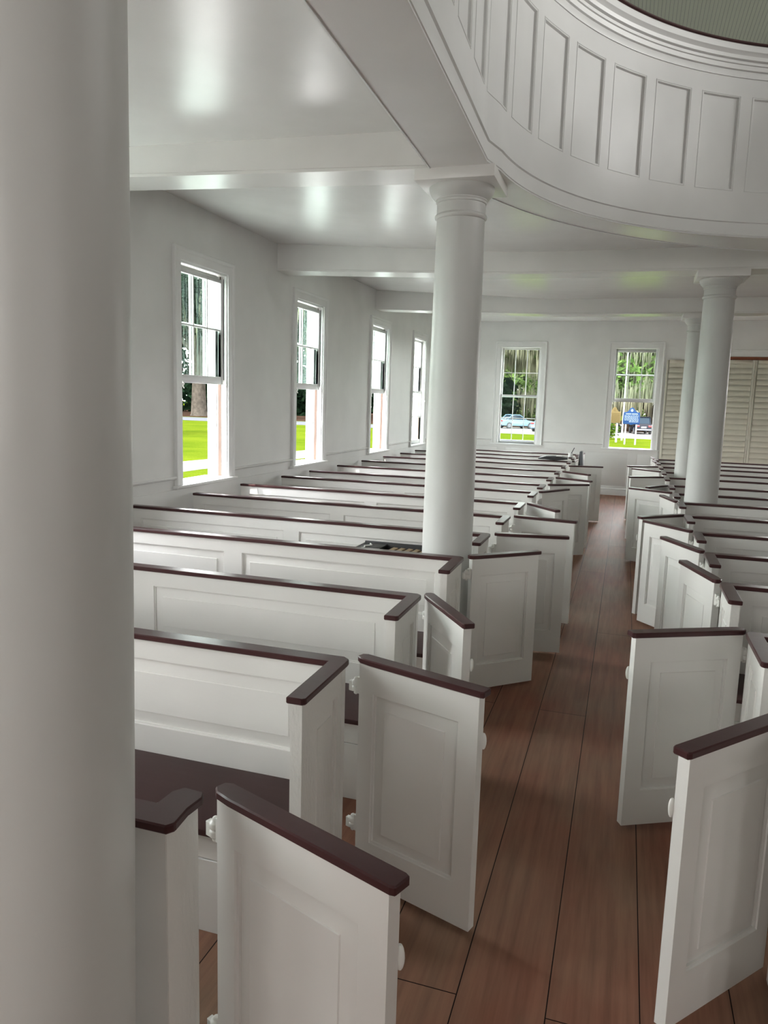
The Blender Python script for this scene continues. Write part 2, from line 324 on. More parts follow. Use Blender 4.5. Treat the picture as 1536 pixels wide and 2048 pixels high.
FP, BP = front_path(), back_path()
def smoothstep(x): x = max(0, min(1, x)); return x
def ceil_z(x, y):
    side = max(0, min(1, (-1.3-x)/3.1)) if x < XC else max(0, min(1, (x-5.16)/3.1))
    back = max(0, min(1, (y-13.4)/4.9))
    return 3.795+(0.065 if y < 5.2 else 0.20)*max(side, back)
# ceiling under the gallery, rising to the outer walls
mb = MB()
def strip(pa, pb, n=6):
    for (a0, a1), (b0, b1) in zip(zip(pa, pa[1:]), zip(pb, pb[1:])):
        for k in range(n):
            q = [(a0, b0, k/n), (a1, b1, k/n), (a1, b1, (k+1)/n), (a0, b0, (k+1)/n)]
            vs = [(p[0]+(s_[0]-p[0])*tt, p[1]+(s_[1]-p[1])*tt) for p, s_, tt in q]
            mb.add([(x, y, ceil_z(x, y)) for x, y in vs], [(0, 1, 2, 3)]); mb.add([(x, y, ceil_z(x, y)+0.12) for x, y in vs], [(0, 1, 2, 3)])
ys = [-3.2+i*0.4555 for i in range(19)]; yb0 = 5.0
ys = [y for y in ys if y < 5.0]+[5.0]
def bx(y):
    for (x0, y0), (x1, y1) in zip(BP, BP[1:]):
        if y0 <= y <= y1: return x0+(x1-x0)*(y-y0)/(y1-y0)
    return BP[4][0]
strip([(bx(y), y) for y in ys], [(XL, y) for y in ys]); strip([(2*XC-bx(y), y) for y in ys], [(XR, y) for y in ys])
ys2 = [5.0+i*(YB-5.0)/24 for i in range(25)]
strip([(BP[4][0], y) for y in ys2], [(XL, y) for y in ys2]); strip([(2*XC-BP[4][0], y) for y in ys2], [(XR, y) for y in ys2])
arc = [p for p in BP[4:-4]]
strip(arc, [(x, YB) for x, y in arc], 24)
struct(mb, 'ceiling', M['gloss'], angle=20, recalc=False)

# ------------------------------------------------------------------ the gallery front
gal = thing('gallery', 'white panelled gallery front curving over the pews on round columns', 'gallery', (0, 0, 0))
def fpoint(i, dd, z):
    x, y, th = FP[i]
    def nrm(a, b_): v = Vector((b_[0]-a[0], b_[1]-a[1])).normalized(); return Vector((v.y, -v.x))
    n1 = nrm(FP[max(i-1, 0)], FP[i]) if i > 0 else nrm(FP[0], FP[1]); n2 = nrm(FP[i], FP[i+1]) if i < len(FP)-1 else n1
    n_ = (n1+n2).normalized(); k = 1/max(0.5, n_.dot(n1))
    sag = smoothstep((155-th)/47) if th <= 180 else 0.0
    return Vector((x+n_.x*dd*k, y+n_.y*dd*k, z-0.1*sag*(z-3.55)/1.45 if z > 3.69 else z))
def sweep(prof, name, mat, closed=False, angle=25):
    mb = MB(); n = len(FP); k = len(prof)
    mb.v = [fpoint(i, dd, z) for i in range(n) for dd, z in prof]
    mb.f = [(i*k+j, (i+1)*k+j, (i+1)*k+(j+1) % k, i*k+(j+1) % k) for i in range(n-1) for j in range(k if closed else k-1)]
    if closed: mb.f += [tuple(range(k)), tuple(range((n-1)*k, n*k))]
    return mb.build(name, mat, gal, angle=angle)
mb = MB(); poly = [(p[0], p[1]) for p in FP]+BP[::-1]
tri = tessellate_polygon([[Vector((x, y, 0)) for x, y in poly]])
mb.add([(x, y, 3.55) for x, y in poly], [tuple(t_) for t_ in tri])
mb.add([(x, y, 3.55+h) for x, y in BP for h in (0, 0.5)], [(2*i, 2*i+2, 2*i+3, 2*i+1) for i in range(len(BP)-1)])
o = mb.build('soffit', M['gloss'], gal, angle=30)
mb = MB(); nb = len(BP)
for i, (x, y) in enumerate(BP):   # a small bead along the inner edge of the soffit
    (x0, y0), (x1, y1) = BP[max(i-1, 0)], BP[min(i+1, nb-1)]; v = Vector((x1-x0, y1-y0)).normalized(); nx, ny = -v.y, v.x
    mb.v += [Vector((x+nx*q, y+ny*q, z)) for q, z in ((-0.006, 3.553), (-0.006, 3.544), (0.004, 3.544), (0.004, 3.553))]
mb.f = [(i*4+j, i*4+4+j, i*4+4+(j+1) % 4, i*4+(j+1) % 4) for i in range(nb-1) for j in range(4)]
mb.build('bead', M['gallery'], gal)
sweep([(-0.06, 3.551), (0.0, 3.551), (0.0, 3.56), (0.006, 3.563), (0.006, 3.572), (0.0, 3.576), (0.0, 3.668), (0.012, 3.674), (0.012, 3.684), (-0.022, 3.686), (-0.06, 3.686)], 'fascia', M['gallery'], True)
sweep([(-0.03, 4.93), (-0.012, 4.93), (-0.008, 4.965), (-0.012, 4.985), (0.004, 4.99), (0.008, 5.025), (0.018, 5.03), (0.020, 5.052), (0.040, 5.06), (0.044, 5.088), (0.052, 5.10), (0.068, 5.115), (0.070, 5.165), (-0.11, 5.165), (-0.11, 4.93)], 'cornice', M['gallery'], True)
sweep([(-0.12, 5.165), (0.075, 5.165), (0.088, 5.172), (0.088, 5.182), (0.075, 5.19), (-0.12, 5.19)], 'handrail', M['rail'], True)
# panels of the parapet, mitred mouldings that follow the curve
cum = [0.0]
for a, b_ in zip(FP, FP[1:]): cum.append(cum[-1]+math.hypot(b_[0]-a[0], b_[1]-a[1]))
def spoint(s_, dd, z):
    i = 0
    while i < len(cum)-2 and cum[i+1] < s_: i += 1
    tt = (s_-cum[i])/(cum[i+1]-cum[i]); return fpoint(i, dd, z).lerp(fpoint(i+1, dd, z), tt)
i115 = min(range(len(FP)), key=lambda i: abs(FP[i][2]-115.2)); SR = cum[i115]
PITCHP = R(9.42)*2.85
k0 = -19
PZ0, PZ1 = 3.975, 4.765
mb = MB()
def ribbon(s0, s1, z0, z1, df, db):
    n = max(2, int((s1-s0)/0.05)); k = len(mb.v)
    for i in range(n+1):
        q = s0+(s1-s0)*i/n; mb.v += [spoint(q, df, z0), spoint(q, df, z1), spoint(q, db, z1), spoint(q, db, z0)]
    mb.f += [(k+i*4+j, k+i*4+4+j, k+i*4+4+(j+1) % 4, k+i*4+(j+1) % 4) for i in range(n) for j in range(4)]+[(k, k+1, k+2, k+3), (k+n*4, k+n*4+1, k+n*4+2, k+n*4+3)]
KS = list(range(k0, 8)); SA = [SR+k*PITCHP-0.335 for k in KS]; SB = [SR+k*PITCHP for k in KS]
ribbon(0.001, cum[-1]-0.001, 3.68, 4.99, -0.040, -0.11)
ribbon(0.001, cum[-1]-0.001, 3.68, PZ0, -0.02, -0.041); ribbon(0.001, cum[-1]-0.001, PZ1, 4.99, -0.02, -0.041)
for a_, b_ in zip([0.001]+SB, SA+[cum[-1]-0.001]): ribbon(a_, b_, PZ0, PZ1, -0.02, -0.041)
mb.build('parapet', M['gallery'], gal, angle=25, weld=False)
for s0, s1 in zip(SA, SB):
    mb = MB(); prof = [(-0.016, -0.0201), (-0.014, -0.0165), (-0.010, -0.0165), (-0.008, -0.0195), (-0.002, -0.0195), (0.002, -0.023), (0.004, -0.034), (0.007, -0.0385), (0.012, -0.0385)]
    ns = 6; loops = []
    for ins, dd in prof:
        a, b_, zb, zt = s0+ins, s1-ins, PZ0+ins, PZ1-ins
        loops.append([spoint(a+(b_-a)*i/ns, dd, zb) for i in range(ns+1)]+[spoint(b_, dd, zt)]+[spoint(b_+(a-b_)*i/ns, dd, zt) for i in range(1, ns+1)])
    n = len(loops[0])
    for L_ in loops: mb.v += L_
    mb.f = [(i*n+q, i*n+(q+1) % n, (i+1)*n+(q+1) % n, (i+1)*n+q) for i in range(len(loops)-1) for q in range(n)]
    a, b_ = s0+0.012, s1-0.012; kk = len(mb.v)
    mb.v += [spoint(a+(b_-a)*i/ns, -0.0385, z) for z in (PZ0+0.012, PZ1-0.012) for i in range(ns+1)]
    mb.f += [(kk+i, kk+i+1, kk+ns+2+i, kk+ns+1+i) for i in range(ns)]
    mb.build('panel', M['gallery'], gal, angle=25)

# ------------------------------------------------------------------ beams
def beam(y0, y1, x0, x1, label):
    mb = MB(); zb = lambda x: 3.55+0.035*max(0, -1.3-x)+0.035*max(0, x-5.16)
    xs = [x0, -1.3, 5.16, x1] if x1 > 0 else [x0, x1]
    prof = [(0.006, 0.0), (0.006, 0.02), (0.0, 0.026), (0.0, 0.40)]
    rows = []
    for x in xs: rows.append([(x, y0-dy, zb(x)+dz) for dy, dz in prof]+[(x, y1+dy, zb(x)+dz) for dy, dz in prof[::-1]])
    n = len(rows[0]); mb.v = [Vector(p) for r_ in rows for p in r_]
    mb.f = [(i*n+j, i*n+(j+1) % n, (i+1)*n+(j+1) % n, (i+1)*n+j) for i in range(len(rows)-1) for j in range(n)]+[tuple(range(n)), tuple(range((len(rows)-1)*n, len(rows)*n))]
    o = mb.build('ceiling_beam', M['beam'], angle=25); tag(o, label, 'beam', 'ceiling beams under the gallery'); return o
beam(5.02, 5.36, XL, -1.25, 'white painted ceiling beam resting on the single column beside the window-side pews')
beam(9.12, 9.48, XL, XR, 'white painted ceiling beam crossing over the thicker-looking column of the far pair')
beam(13.14, 13.50, XL, XR, 'white painted ceiling beam just before the end wall, over the more distant column')

# ------------------------------------------------------------------ columns
def column(x, y, label, tilt=None):
    t_ = thing('round_column', label, 'column', (x, y, 0), group='round columns carrying the gallery')
    prof = [(0.18, 0.0), (0.181, 0.6), (0.180, 1.2), (0.177, 1.8), (0.172, 2.4), (0.166, 3.0), (0.162, 3.285)]
    pr = [(0.162, 3.27), (0.170, 3.272), (0.176, 3.28), (0.178, 3.288), (0.176, 3.296), (0.168, 3.303), (0.165, 3.305), (0.164, 3.372), (0.170, 3.374), (0.172, 3.382), (0.170, 3.390), (0.174, 3.392), (0.175, 3.40), (0.188, 3.41), (0.204, 3.428), (0.216, 3.45), (0.222, 3.468), (0.222, 3.478)]
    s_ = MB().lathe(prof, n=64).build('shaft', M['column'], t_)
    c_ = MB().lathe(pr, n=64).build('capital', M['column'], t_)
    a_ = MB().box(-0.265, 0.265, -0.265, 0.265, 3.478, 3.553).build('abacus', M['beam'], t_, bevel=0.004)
    if tilt: t_.rotation_euler = tilt
    return t_
A1 = math.atan2(1.18, 1.27); TL = 0.0175
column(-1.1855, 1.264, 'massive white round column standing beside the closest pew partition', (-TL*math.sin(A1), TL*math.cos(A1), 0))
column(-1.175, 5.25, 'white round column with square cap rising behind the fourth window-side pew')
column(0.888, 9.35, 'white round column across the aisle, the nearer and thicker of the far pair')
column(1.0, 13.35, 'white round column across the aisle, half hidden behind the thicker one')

# ------------------------------------------------------------------ windows
def window(name, loc, rz, raised, wdt=0.96):
    """local x along the wall, y outwards, z up; the opening spans x 0..wdt."""
    t_ = thing(name, None, None, loc, rz, kind='structure')
    cw = 0.128
    mb = MB()     # casing: three mitred boards with a raised outer bead
    prof = [(0.0, 0.0), (0.0, -0.018), (0.012, -0.022), (0.085, -0.022), (0.092, -0.03), (0.104, -0.036), (0.122, -0.036), (0.128, -0.03), (0.128, 0.0)]
    rows = []
    for ins, dy in prof: rows.append([(-ins, dy, SZ0-0.0), (-ins, dy, SZ1+ins), (wdt+ins, dy, SZ1+ins), (wdt+ins, dy, SZ0-0.0)])
    mb.v = [Vector(p) for r_ in rows for p in r_]; mb.f = [(i*4+j, i*4+j+1, i*4+5+j, i*4+4+j) for i in range(len(rows)-1) for j in range(3)]
    mb.f += [tuple(i*4 for i in range(len(rows))), tuple(i*4+3 for i in range(len(rows)))]
    # stop beads and outer blind stop
    for y0, y1 in ((0.0, 0.03), (0.135, 0.16)):
        mb.box(0, 0.018, y0, y1, SZ0, SZ1); mb.box(wdt-0.018, wdt, y0, y1, SZ0, SZ1); mb.box(0.018, wdt-0.018, y0, y1, SZ1-0.018, SZ1)
    mb.build('window_frame', M['casing'], t_)
    mb = MB().box(-0.16, wdt+0.16, -0.055, 0.0, SZ0-0.03, SZ0).box(0, wdt, 0.0, WT+0.04, SZ0-0.03, SZ0+0.006)
    mb.build('sill', M['casing'], t_, bevel=0.004)
    MB().box(wdt-0.006, wdt-0.0005, 0.079, 0.118, SZ0, SZ1-0.02).box(0.0005, 0.006, 0.079, 0.118, SZ0, SZ1-0.02).build('pulley_stile', M['jambwood'], t_)
    def sash(nm, y0, zb, brail):
        h = 1.165; th = 0.036; st = 0.045; tr_ = 0.04; a, b_ = 0.02, wdt-0.02
        mb = MB(); mb.box(a, a+st, y0, y0+th, zb, zb+h); mb.box(b_-st, b_, y0, y0+th, zb, zb+h)
        mb.box(a+st, b_-st, y0, y0+th, zb, zb+brail); mb.box(a+st, b_-st, y0, y0+th, zb+h-tr_, zb+h)
        gw = (b_-a-2*st); gh = h-brail-tr_
        for k in (1, 2): mb.box(a+st+gw*k/3-0.009, a+st+gw*k/3+0.009, y0+0.009, y0+0.027, zb+brail, zb+h-tr_)
        zm = zb+brail+gh/2; mb.box(a+st, b_-st, y0+0.010, y0+0.026, zm-0.010, zm+0.010)
        s_ = mb.build(nm, M['casing'], t_, bevel=0.0015, seg=1)
        g_ = MB(); yy = y0+th*0.6; g_.add([(a+st, yy, zb+brail), (b_-st, yy, zb+brail), (b_-st, yy, zb+h-tr_), (a+st, yy, zb+h-tr_)], [(0, 1, 2, 3)])
        g_.build('glass', M['glass'], s_, recalc=False)
    sash('upper_sash', 0.080, SZ1-0.025-1.165, 0.04)
    zl = SZ0+0.006+(1.065 if raised else 0.0)
    sash('lower_sash', 0.042, zl, 0.085)
    if raised:
        MB().tube([(wdt-0.014, 0.036, SZ1-0.05), (wdt-0.014, 0.036, zl+0.05)], 0.004, 6).build('sash_cord', M['cord'], t_)
        for xx in (wdt-0.02, 0.02):
            s_ = 1 if xx < 0.5 else -1
            MB().tube([(xx, 0.02, zl+0.06), (xx+s_*0.012, 0.0, zl+0.02), (xx+s_*0.035, -0.008, zl-0.015), (xx+s_*0.02, -0.005, zl-0.035), (xx+s_*0.004, 0.0, zl-0.01), (xx+s_*0.03, -0.01, zl-0.06)], 0.006, 6).build('cord_knot', M['tassel'], t_)
    else:
        MB().tube([(wdt-0.01, 0.02, SZ0+1.0), (wdt+0.01, -0.03, SZ0+0.96), (wdt-0.02, -0.02, SZ0+0.92)], 0.008, 6).build('cord_knot', M['tassel'], t_)
    return t_
names = ['window_1', 'window_2', 'window_3', 'window_4', 'window_5', 'window_6', 'window_7', 'window_8']
for nm, (a, b_), rs in zip(names[:6], WIN_L, (True, True, True, True, True, False)): window(nm, (XL, a, 0), R(90), rs)
for nm, (a, b_), rs in zip(names[6:], WIN_B, (False, True)): window(nm, (a, YB, 0), 0, rs)

# chair rails, wainscot and baseboards
def trim_run(name, segs, mp, prof, mat):
    mb = MB()
    for a, b_ in segs:
        k = len(prof); mb.add([mp(u, dd, z) for u in (a, b_) for dd, z in prof], [(j, (j+1) % k, k+(j+1) % k, k+j) for j in range(k)]+[tuple(range(k)), tuple(range(k, 2*k))])
    return struct(mb, name, mat, angle=30)
edges = [YF]+[q for a, b_ in WIN_L for q in (a-0.13, b_+0.13)]+[YB]
rail_prof = [(0, 1.165), (0.018, 1.168), (0.03, 1.178), (0.032, 1.19), (0.024, 1.198), (0, 1.20)]
trim_run('trim_1', list(zip(edges[0::2], edges[1::2])), lambda u, dd, z: (XL+dd, u, z), rail_prof, M['casing'])
eb = [XL, WIN_B[0][0]-0.13, WIN_B[0][1]+0.13, WIN_B[1][0]-0.13]
trim_run('trim_2', list(zip(eb[0::2], eb[1::2])), lambda u, dd, z: (u, YB-dd, z), rail_prof, M['casing'])
base_prof = [(0, 0), (0.03, 0), (0.03, 0.11), (0.024, 0.12), (0.036, 0.13), (0.034, 0.15), (0.02, 0.165), (0, 0.17)]
trim_run('baseboard_left', [(YF, YB)], lambda u, dd, z: (XL+dd, u, z), base_prof, M['casing'])
trim_run('baseboard_back', [(XL, 0.74)], lambda u, dd, z: (u, YB-0.018-dd, z), base_prof, M['casing'])
mb = MB().board(XL, 0.74, 0.0, 1.07, 0.036, [(-4.3, -2.95, 0.22, 1.02), (-2.75, -1.33, 0.22, 1.03), (-1.22, 0.10, 0.20, 1.00), (0.28, 0.66, 0.20, 1.00)], lambda u, v, w_: (u, YB-w_*-1, v), True, 0.006, 0.02)
struct(mb, 'trim_3', M['wall'])
struct(MB().board(YF, YB, 0.0, 1.06, 0.03, [], lambda u, v, w_: (XL+0.0+w_, u, v)), 'trim_4', M['wall'])

# ------------------------------------------------------------------ louvred folding doors on the end wall
def louvre_leaf(x0, x1, z1, label, y=YB-0.06):
    t_ = thing('louvred_door', label, 'door', (x0, y, 0), group='louvred folding doors on the end wall')
    wd = x1-x0; sw = 0.05
    MB().box(0, sw, -0.02, 0.02, 0.02, z1).box(wd-sw, wd, -0.02, 0.02, 0.02, z1).box(sw, wd-sw, -0.02, 0.02, z1-0.07, z1).box(sw, wd-sw, -0.02, 0.02, 0.02, 0.16).build('frame', M['louvre'], t_, bevel=0.003)
    mb = MB(); z = 0.17; p = 0.122; tk = 0.012
    while z < z1-0.15:
        sec = [(-0.050, z), (-0.050, z+tk), (0.024, z+p*1.10), (0.024, z+p*1.10-tk)]; k = len(sec)
        mb.add([(x, y_, zz) for x in (sw, wd-sw) for y_, zz in sec], [(j, (j+1) % k, k+(j+1) % k, k+j) for j in range(k)]+[tuple(range(k)), tuple(range(k, 2*k))]); z += p
    mb.build('slats', M['louvre'], t_)
louvre_leaf(0.775, 1.405, 3.13, 'tall beige louvred leaf beside the open end-wall window, behind the far columns', YB-0.075)
louvre_leaf(1.41, 2.010, 3.14, 'tall beige louvred leaf mostly hidden behind the thicker far column')
louvre_leaf(2.015, 2.580, 3.14, 'tall beige louvred leaf beside the far columns under a red wood strip')
louvre_leaf(2.585, 3.15, 3.14, 'tall beige louvred leaf at the very edge of the view under a red wood strip')
struct(MB().box(1.95, 3.2, YB-0.05, YB, 3.15, 3.215), 'trim_5', M['lintel'], smooth=False)
trim_run('trim_6', [(1.9, 3.3)], lambda u, dd, z: (u, YB-dd, z), [(0, 3.22), (0.03, 3.22), (0.03, 3.33), (0.045, 3.335), (0.045, 3.36), (0, 3.37)], M['casing'])

# ------------------------------------------------------------------ box pews
CAPT, TOP = 0.025, 1.0
def pew_parts(sx, length, wing=True):
    """Pew with its aisle corner at the local origin; it runs to -x*sx, seat on the -y side. Returns the root and its door."""
    t_ = thing('box_pew', 'x', 'pew')
    X = lambda x: x*sx
    # back
    pans = [(-1.68, -0.19, 0.575, 0.885), (-3.3, -1.83, 0.575, 0.885)] if length > 3 else [(-1.62, -0.19, 0.575, 0.885), (-length+0.1, -1.77, 0.575, 0.885)]
    MB().board(-length, -0.018, 0.0, TOP-CAPT, 0.040, pans, lambda u, v, w_: (X(u), -0.042+w_, v), True, 0.016, 0.05).build('back_panel', M['pew'], t_)
    # rail: one piece along the back, one over the end panel
    yw = -0.475
    poly = [(-length, 0.0), (-0.03, 0.0), (-0.004, -0.022), (0.0, -0.05), (0.0, yw+0.012), (-0.012, yw), (-0.074, yw), (-0.076, -0.080), (-length, -0.080)]
    MB().prism([(X(x), y) for x, y in poly], TOP-CAPT, TOP).build('top_rail', M['rail'], t_, bevel=0.004, seg=1, angle=20)
    # end panel
    MB().board(yw+0.022, -0.026, 0.0, TOP-CAPT, 0.046, [(yw+0.115, -0.105, 0.19, 0.87)], lambda u, v, w_: (X(-0.0425)+w_, u, v), True, 0.016, 0.045).build('end_panel', M['post'], t_)
    MB().box(min(X(-length), X(-0.068)), max(X(-length), X(-0.068)), -0.52, -0.06, 0.425, 0.452).build('seat', M['seat'], t_, bevel=0.006)
    mb = MB(); a, b_ = sorted((X(-length), X(-0.072)))
    mb.box(a, b_, -0.475, -0.455, 0.0, 0.30); mb.box(a, b_, -0.470, -0.452, 0.302, 0.425); mb.build('seat_front', M['pew'], t_, bevel=0.002, seg=1)
    return t_
def door_parts(sx, parent, hx, hy, wd=0.585):
    """Door hung at (hx, hy): local +x runs from the hinge to the free edge."""
    dr = MB().board(0.024, wd, 0.022, TOP-CAPT, 0.042, [(0.095, wd-0.085, 0.20, 0.855)], lambda u, v, w_: (u, w_, v), True, 0.017, 0.046).build('door', M['pew'], parent, bevel=0)
    dr.location = (hx, hy, 0)
    e = 0.033
    poly = [(0.006, -0.012), (0.03, -e*0.85), (0.08, -e), (wd+0.008, -e), (wd+0.022, -e+0.006), (wd+0.022, e-0.006), (wd+0.008, e), (0.03, e), (0.008, 0.02)]
    MB().prism(poly, TOP-CAPT, TOP).build('door_rail', M['rail'], dr, bevel=0.004, seg=1, angle=20)
    for z in (0.865, 0.25):
        mb = MB(); c_ = (-0.008, 0.0)
        mb.lathe([(0.004, z-0.040), (0.010, z-0.034), (0.009, z-0.026), (0.016, z-0.022), (0.018, z-0.004), (0.013, z-0.001), (0.013, z+0.001), (0.018, z+0.004), (0.018, z+0.020), (0.010, z+0.026), (0.010, z+0.032), (0.004, z+0.037)], c_[0], c_[1], 14)
        mb.box(0.004, 0.026, -0.012, 0.012, z-0.03, z+0.042); mb.box(-0.040, -0.016, -0.010, 0.010, z-0.028, z+0.016)
        mb.build('hinge', M['iron'], dr, bevel=0.002, seg=1)
    mb = MB(); s_ = 1 if sx > 0 else -1
    mb.tube([(wd-0.03, s_*0.017, 0.79), (wd-0.03, s_*0.03, 0.79)], 0.009, 10); mb.sphere((wd-0.002, s_*0.030, 0.785), 0.013, 0.010, 0.034)
    mb.build('latch', M['iron'], dr)
    return dr
# window-side row: corner (x, y) at the aisle, door bearing in degrees from the +x axis
LEFT = [(2.78, -18.5), (3.89, -56), (4.99, 43), (6.01, 11), (7.09, -9), (8.13, -53), (9.25, 60), (10.18, 31), (11.28, -29), (12.43, -42), (13.64, 14), (14.75, 86.5), (15.85, 86.5), (17.0, 86.5)]
RIGHT = [(2.80, -130), (3.86, -152), (4.94, 107), (5.96, 116), (6.95, 130), (8.02, -136), (9.14, 104), (10.10, 149), (11.13, -119), (12.38, -150), (13.44, 140), (14.57, -154), (15.62, 93.5), (16.70, 93.5)]
ORD = ['first', 'second', 'third', 'fourth', 'fifth', 'sixth', 'seventh', 'eighth', 'ninth', 'tenth', 'eleventh', 'twelfth', 'thirteenth', 'fourteenth', 'fifteenth']
def state(a, sx):
    o_ = abs(a-90) if sx > 0 else abs(((90-a+180) % 360)-180)
    return 'door shut' if o_ < 5 else 'door slightly ajar' if o_ < 30 else 'door half open' if o_ < 75 else 'door wide open' if o_ < 130 else 'door flung right back'
gL, gR = 'box pews of the window-side row', 'box pews of the row across the aisle'
LX = lambda y: -1.0+0.006*(y-2.78)
proto = None
for i, (y, a) in enumerate(LEFT):
    ln = LX(y)-XL-0.016
    if proto is None:
        proto = pew_parts(1, LX(2.78)-XL-0.016); pd = door_parts(1, proto, 0.012, 0.046); p_ = proto
    else: p_ = dup(proto)
    p_.location = (LX(y), y, 0); p_['label'] = f'white box pew {ORD[i+1]} from the near end by the windows, {state(a, 1)}'; p_['category'] = 'pew'; p_['group'] = gL
    [c_ for c_ in p_.children if c_.name.startswith('door')][0].rotation_euler = (0, 0, R(a))
proto = None
for i, (y, a) in enumerate(RIGHT):
    if proto is None:
        proto = pew_parts(-1, 2.66); door_parts(-1, proto, 0.010, 0.046); p_ = proto
    else: p_ = dup(proto)
    p_.location = (0.615, y, 0); p_['label'] = f'white box pew {ORD[i]} from the near end across the aisle, {state(a, -1)}'; p_['category'] = 'pew'; p_['group'] = gR
    [c_ for c_ in p_.children if c_.name.startswith('door')][0].rotation_euler = (0, 0, R(a))
# foremost partition of the window-side row: plain front, short return away from the camera, first door
t_ = thing('box_pew', 'white box pew end beside the massive round column, door standing open toward the aisle', 'pew', (-1.0, 1.465, 0), group=gL)
MB().board(-3.41, -0.018, 0.0, TOP-CAPT, 0.034, [(-1.7, -0.19, 0.19, 0.885), (-3.3, -1.85, 0.19, 0.885)], lambda u, v, w_: (u, 0.042+w_, v), True, 0.016, 0.05).build('front_panel', M['pew'], t_)
MB().prism([(-3.41, 0.0), (0.0, 0.0), (0.014, 0.02), (0.006, 0.09), (0.012, 0.15), (0.0, 0.175), (-0.06, 0.18), (-0.082, 0.15), (-0.085, 0.088), (-3.41, 0.088)], TOP-CAPT, TOP).build('top_rail', M['rail'], t_, bevel=0.004, seg=1, angle=20)
MB().board(0.026, 0.172, 0.0, TOP-CAPT, 0.05, [], lambda u, v, w_: (-0.040+w_, u, v)).build('end_panel', M['post'], t_, bevel=0.003)
door_parts(1, t_, 0.012, 0.225, 0.615).rotation_euler = (0, 0, R(-21.0))

# ------------------------------------------------------------------ small things left in the pews
t_ = thing('storage_crate', 'black crate holding a row of tan books behind the round column', 'crate', (-2.02, 5.47, 0.452))
W_, D_, H_ = 0.78, 0.42, 0.41
mb = MB().box(0, W_, 0, 0.02, 0, H_).box(0, W_, D_-0.02, D_, 0, H_+0.012).box(0, 0.02, 0.02, D_-0.02, 0, H_).box(W_-0.02, W_, 0.02, D_-0.02, 0, H_).box(0.02, W_-0.02, 0.02, D_-0.02, 0, 0.02)
mb.build('bin', M['black'], t_, bevel=0.003)
MB().box(0.02, 0.20, 0.02, D_-0.02, H_-0.02, H_).build('tray', M['black'], t_, bevel=0.003); MB().box(W_-0.10, W_-0.02, 0.02, D_-0.02, H_-0.02, H_).build('tray', M['black'], t_, bevel=0.003)
mb = MB()
mb.tube([(0.05, 0.10, H_+0.004), (0.08, 0.16, H_+0.004), (0.06, 0.22, H_+0.004), (0.10, 0.28, H_+0.004), (0.07, 0.34, H_+0.004)], 0.007, 6)
mb.build('white_cord', M['tassel'], t_)
bk = None
for k in range(7):
    if bk is None:
        bk = thing('hymn_book', 'tan cloth-covered book standing in the black crate', 'book', (0, 0, 0), group='tan books in the black crate')
        MB().box(0, 0.040, 0, 0.30, 0, 0.006).box(0, 0.040, 0.294, 0.30, 0.006, 0.37).box(0, 0.005, 0, 0.30, 0.006, 0.37).box(0.035, 0.04, 0, 0.30, 0.006, 0.37).box(0, 0.04, 0, 0.3, 0.364, 0.372).build('cover', M['tan'], bk, bevel=0.002, seg=1)
        MB().box(0.005, 0.035, 0.004, 0.294, 0.006, 0.364).build('pages', M['paper'], bk); b_o = bk
    else: b_o = dup(bk)
    b_o.location = (-2.02+0.225+k*0.064, 5.53, 0.478); b_o.rotation_euler = (0, 0.06, R(-4))
t_ = thing('folder', 'slim black folder lying across the rails of the far window-side pews', 'folder', (-1.56, 14.62, 1.0))
mb = MB(); mb.prism([(0, 0), (0.12, 0.0), (0.30, -0.02), (0.47, 0.0), (0.55, 0.012), (0.55, 0.04), (0.36, 0.06), (0.15, 0.06), (0, 0.02)], 0.0, 0.30, lambda x, z, y: (x, y, 0.022+z)); mb.build('cover', M['black'], t_, bevel=0.004)
MB().box(0.33, 0.44, 0.05, 0.2, 0.084, 0.090).build('paper_slip', M['paper'], t_)
t_ = thing('folding_board', 'dark grey folding board standing open beside the far window-side pews', 'board', (-0.80, 14.9, 0))
MB().prism([(0.0, 1.19), (0.05, 1.195), (0.145, 0.0), (0.115, 0.0)], -0.17, 0.17, lambda x, z, y: (x, y, z)).build('leaf', M['slate'], t_, bevel=0.003)
MB().prism([(-0.002, 1.188), (0.0, 1.17), (0.105, 0.0), (-0.07, 0.0)], -0.15, 0.15, lambda x, z, y: (x, y, z)).build('inner_shadow', M['black'], t_, bevel=0.003)  # black wedge stands in for the shadow inside the fold
t_ = thing('pencil_cup', 'small white cup with a dark pencil beside the grey folding board', 'cup', (-1.04, 15.84, 1.0))
MB().lathe([(0.03, 0.0), (0.045, 0.005), (0.05, 0.09), (0.046, 0.09), (0.042, 0.01)], n=20).build('cup', M['paper'], t_)
MB().tube([(-0.02, 0, 0.012), (0.07, 0.0, 0.20)], 0.008, 6).build('pencil', M['black'], t_)

# ------------------------------------------------------------------ outdoors
GZ = -0.5
mb = MB(); mb.add([(-260, -120, GZ), (160, -120, GZ), (160, 260, GZ), (-260, 260, GZ)], [(0, 1, 2, 3)]); struct(mb, 'lawn', M['grass'], smooth=False)
def slab(name, mat, poly, h=0.02): return struct(MB().prism(poly, GZ-0.05, GZ+h), name, mat, smooth=False)
slab('path', M['path'], [(-16.2, 5), (-14.0, 5), (-13.9, 22.7), (-13.0, 29.5), (-12.2, 36), (-14.6, 36), (-15.2, 31), (-16.1, 24)])
slab('bounce_ground', M['bounce'], [(-12.6, -12), (-4.75, -12), (-4.75, 30), (-12.6, 30)], 0.03)  # added strip hidden below the sills, throws light up into the room
slab('road', M['road'], [(-160, 66.0), (-16, 66.0), (-16, 75), (-160, 75)], 0.03)
slab('parking_ground', M['gravel'], [(-16, 66.0), (60, 66.0), (60, 84), (-16, 84)], 0.025)
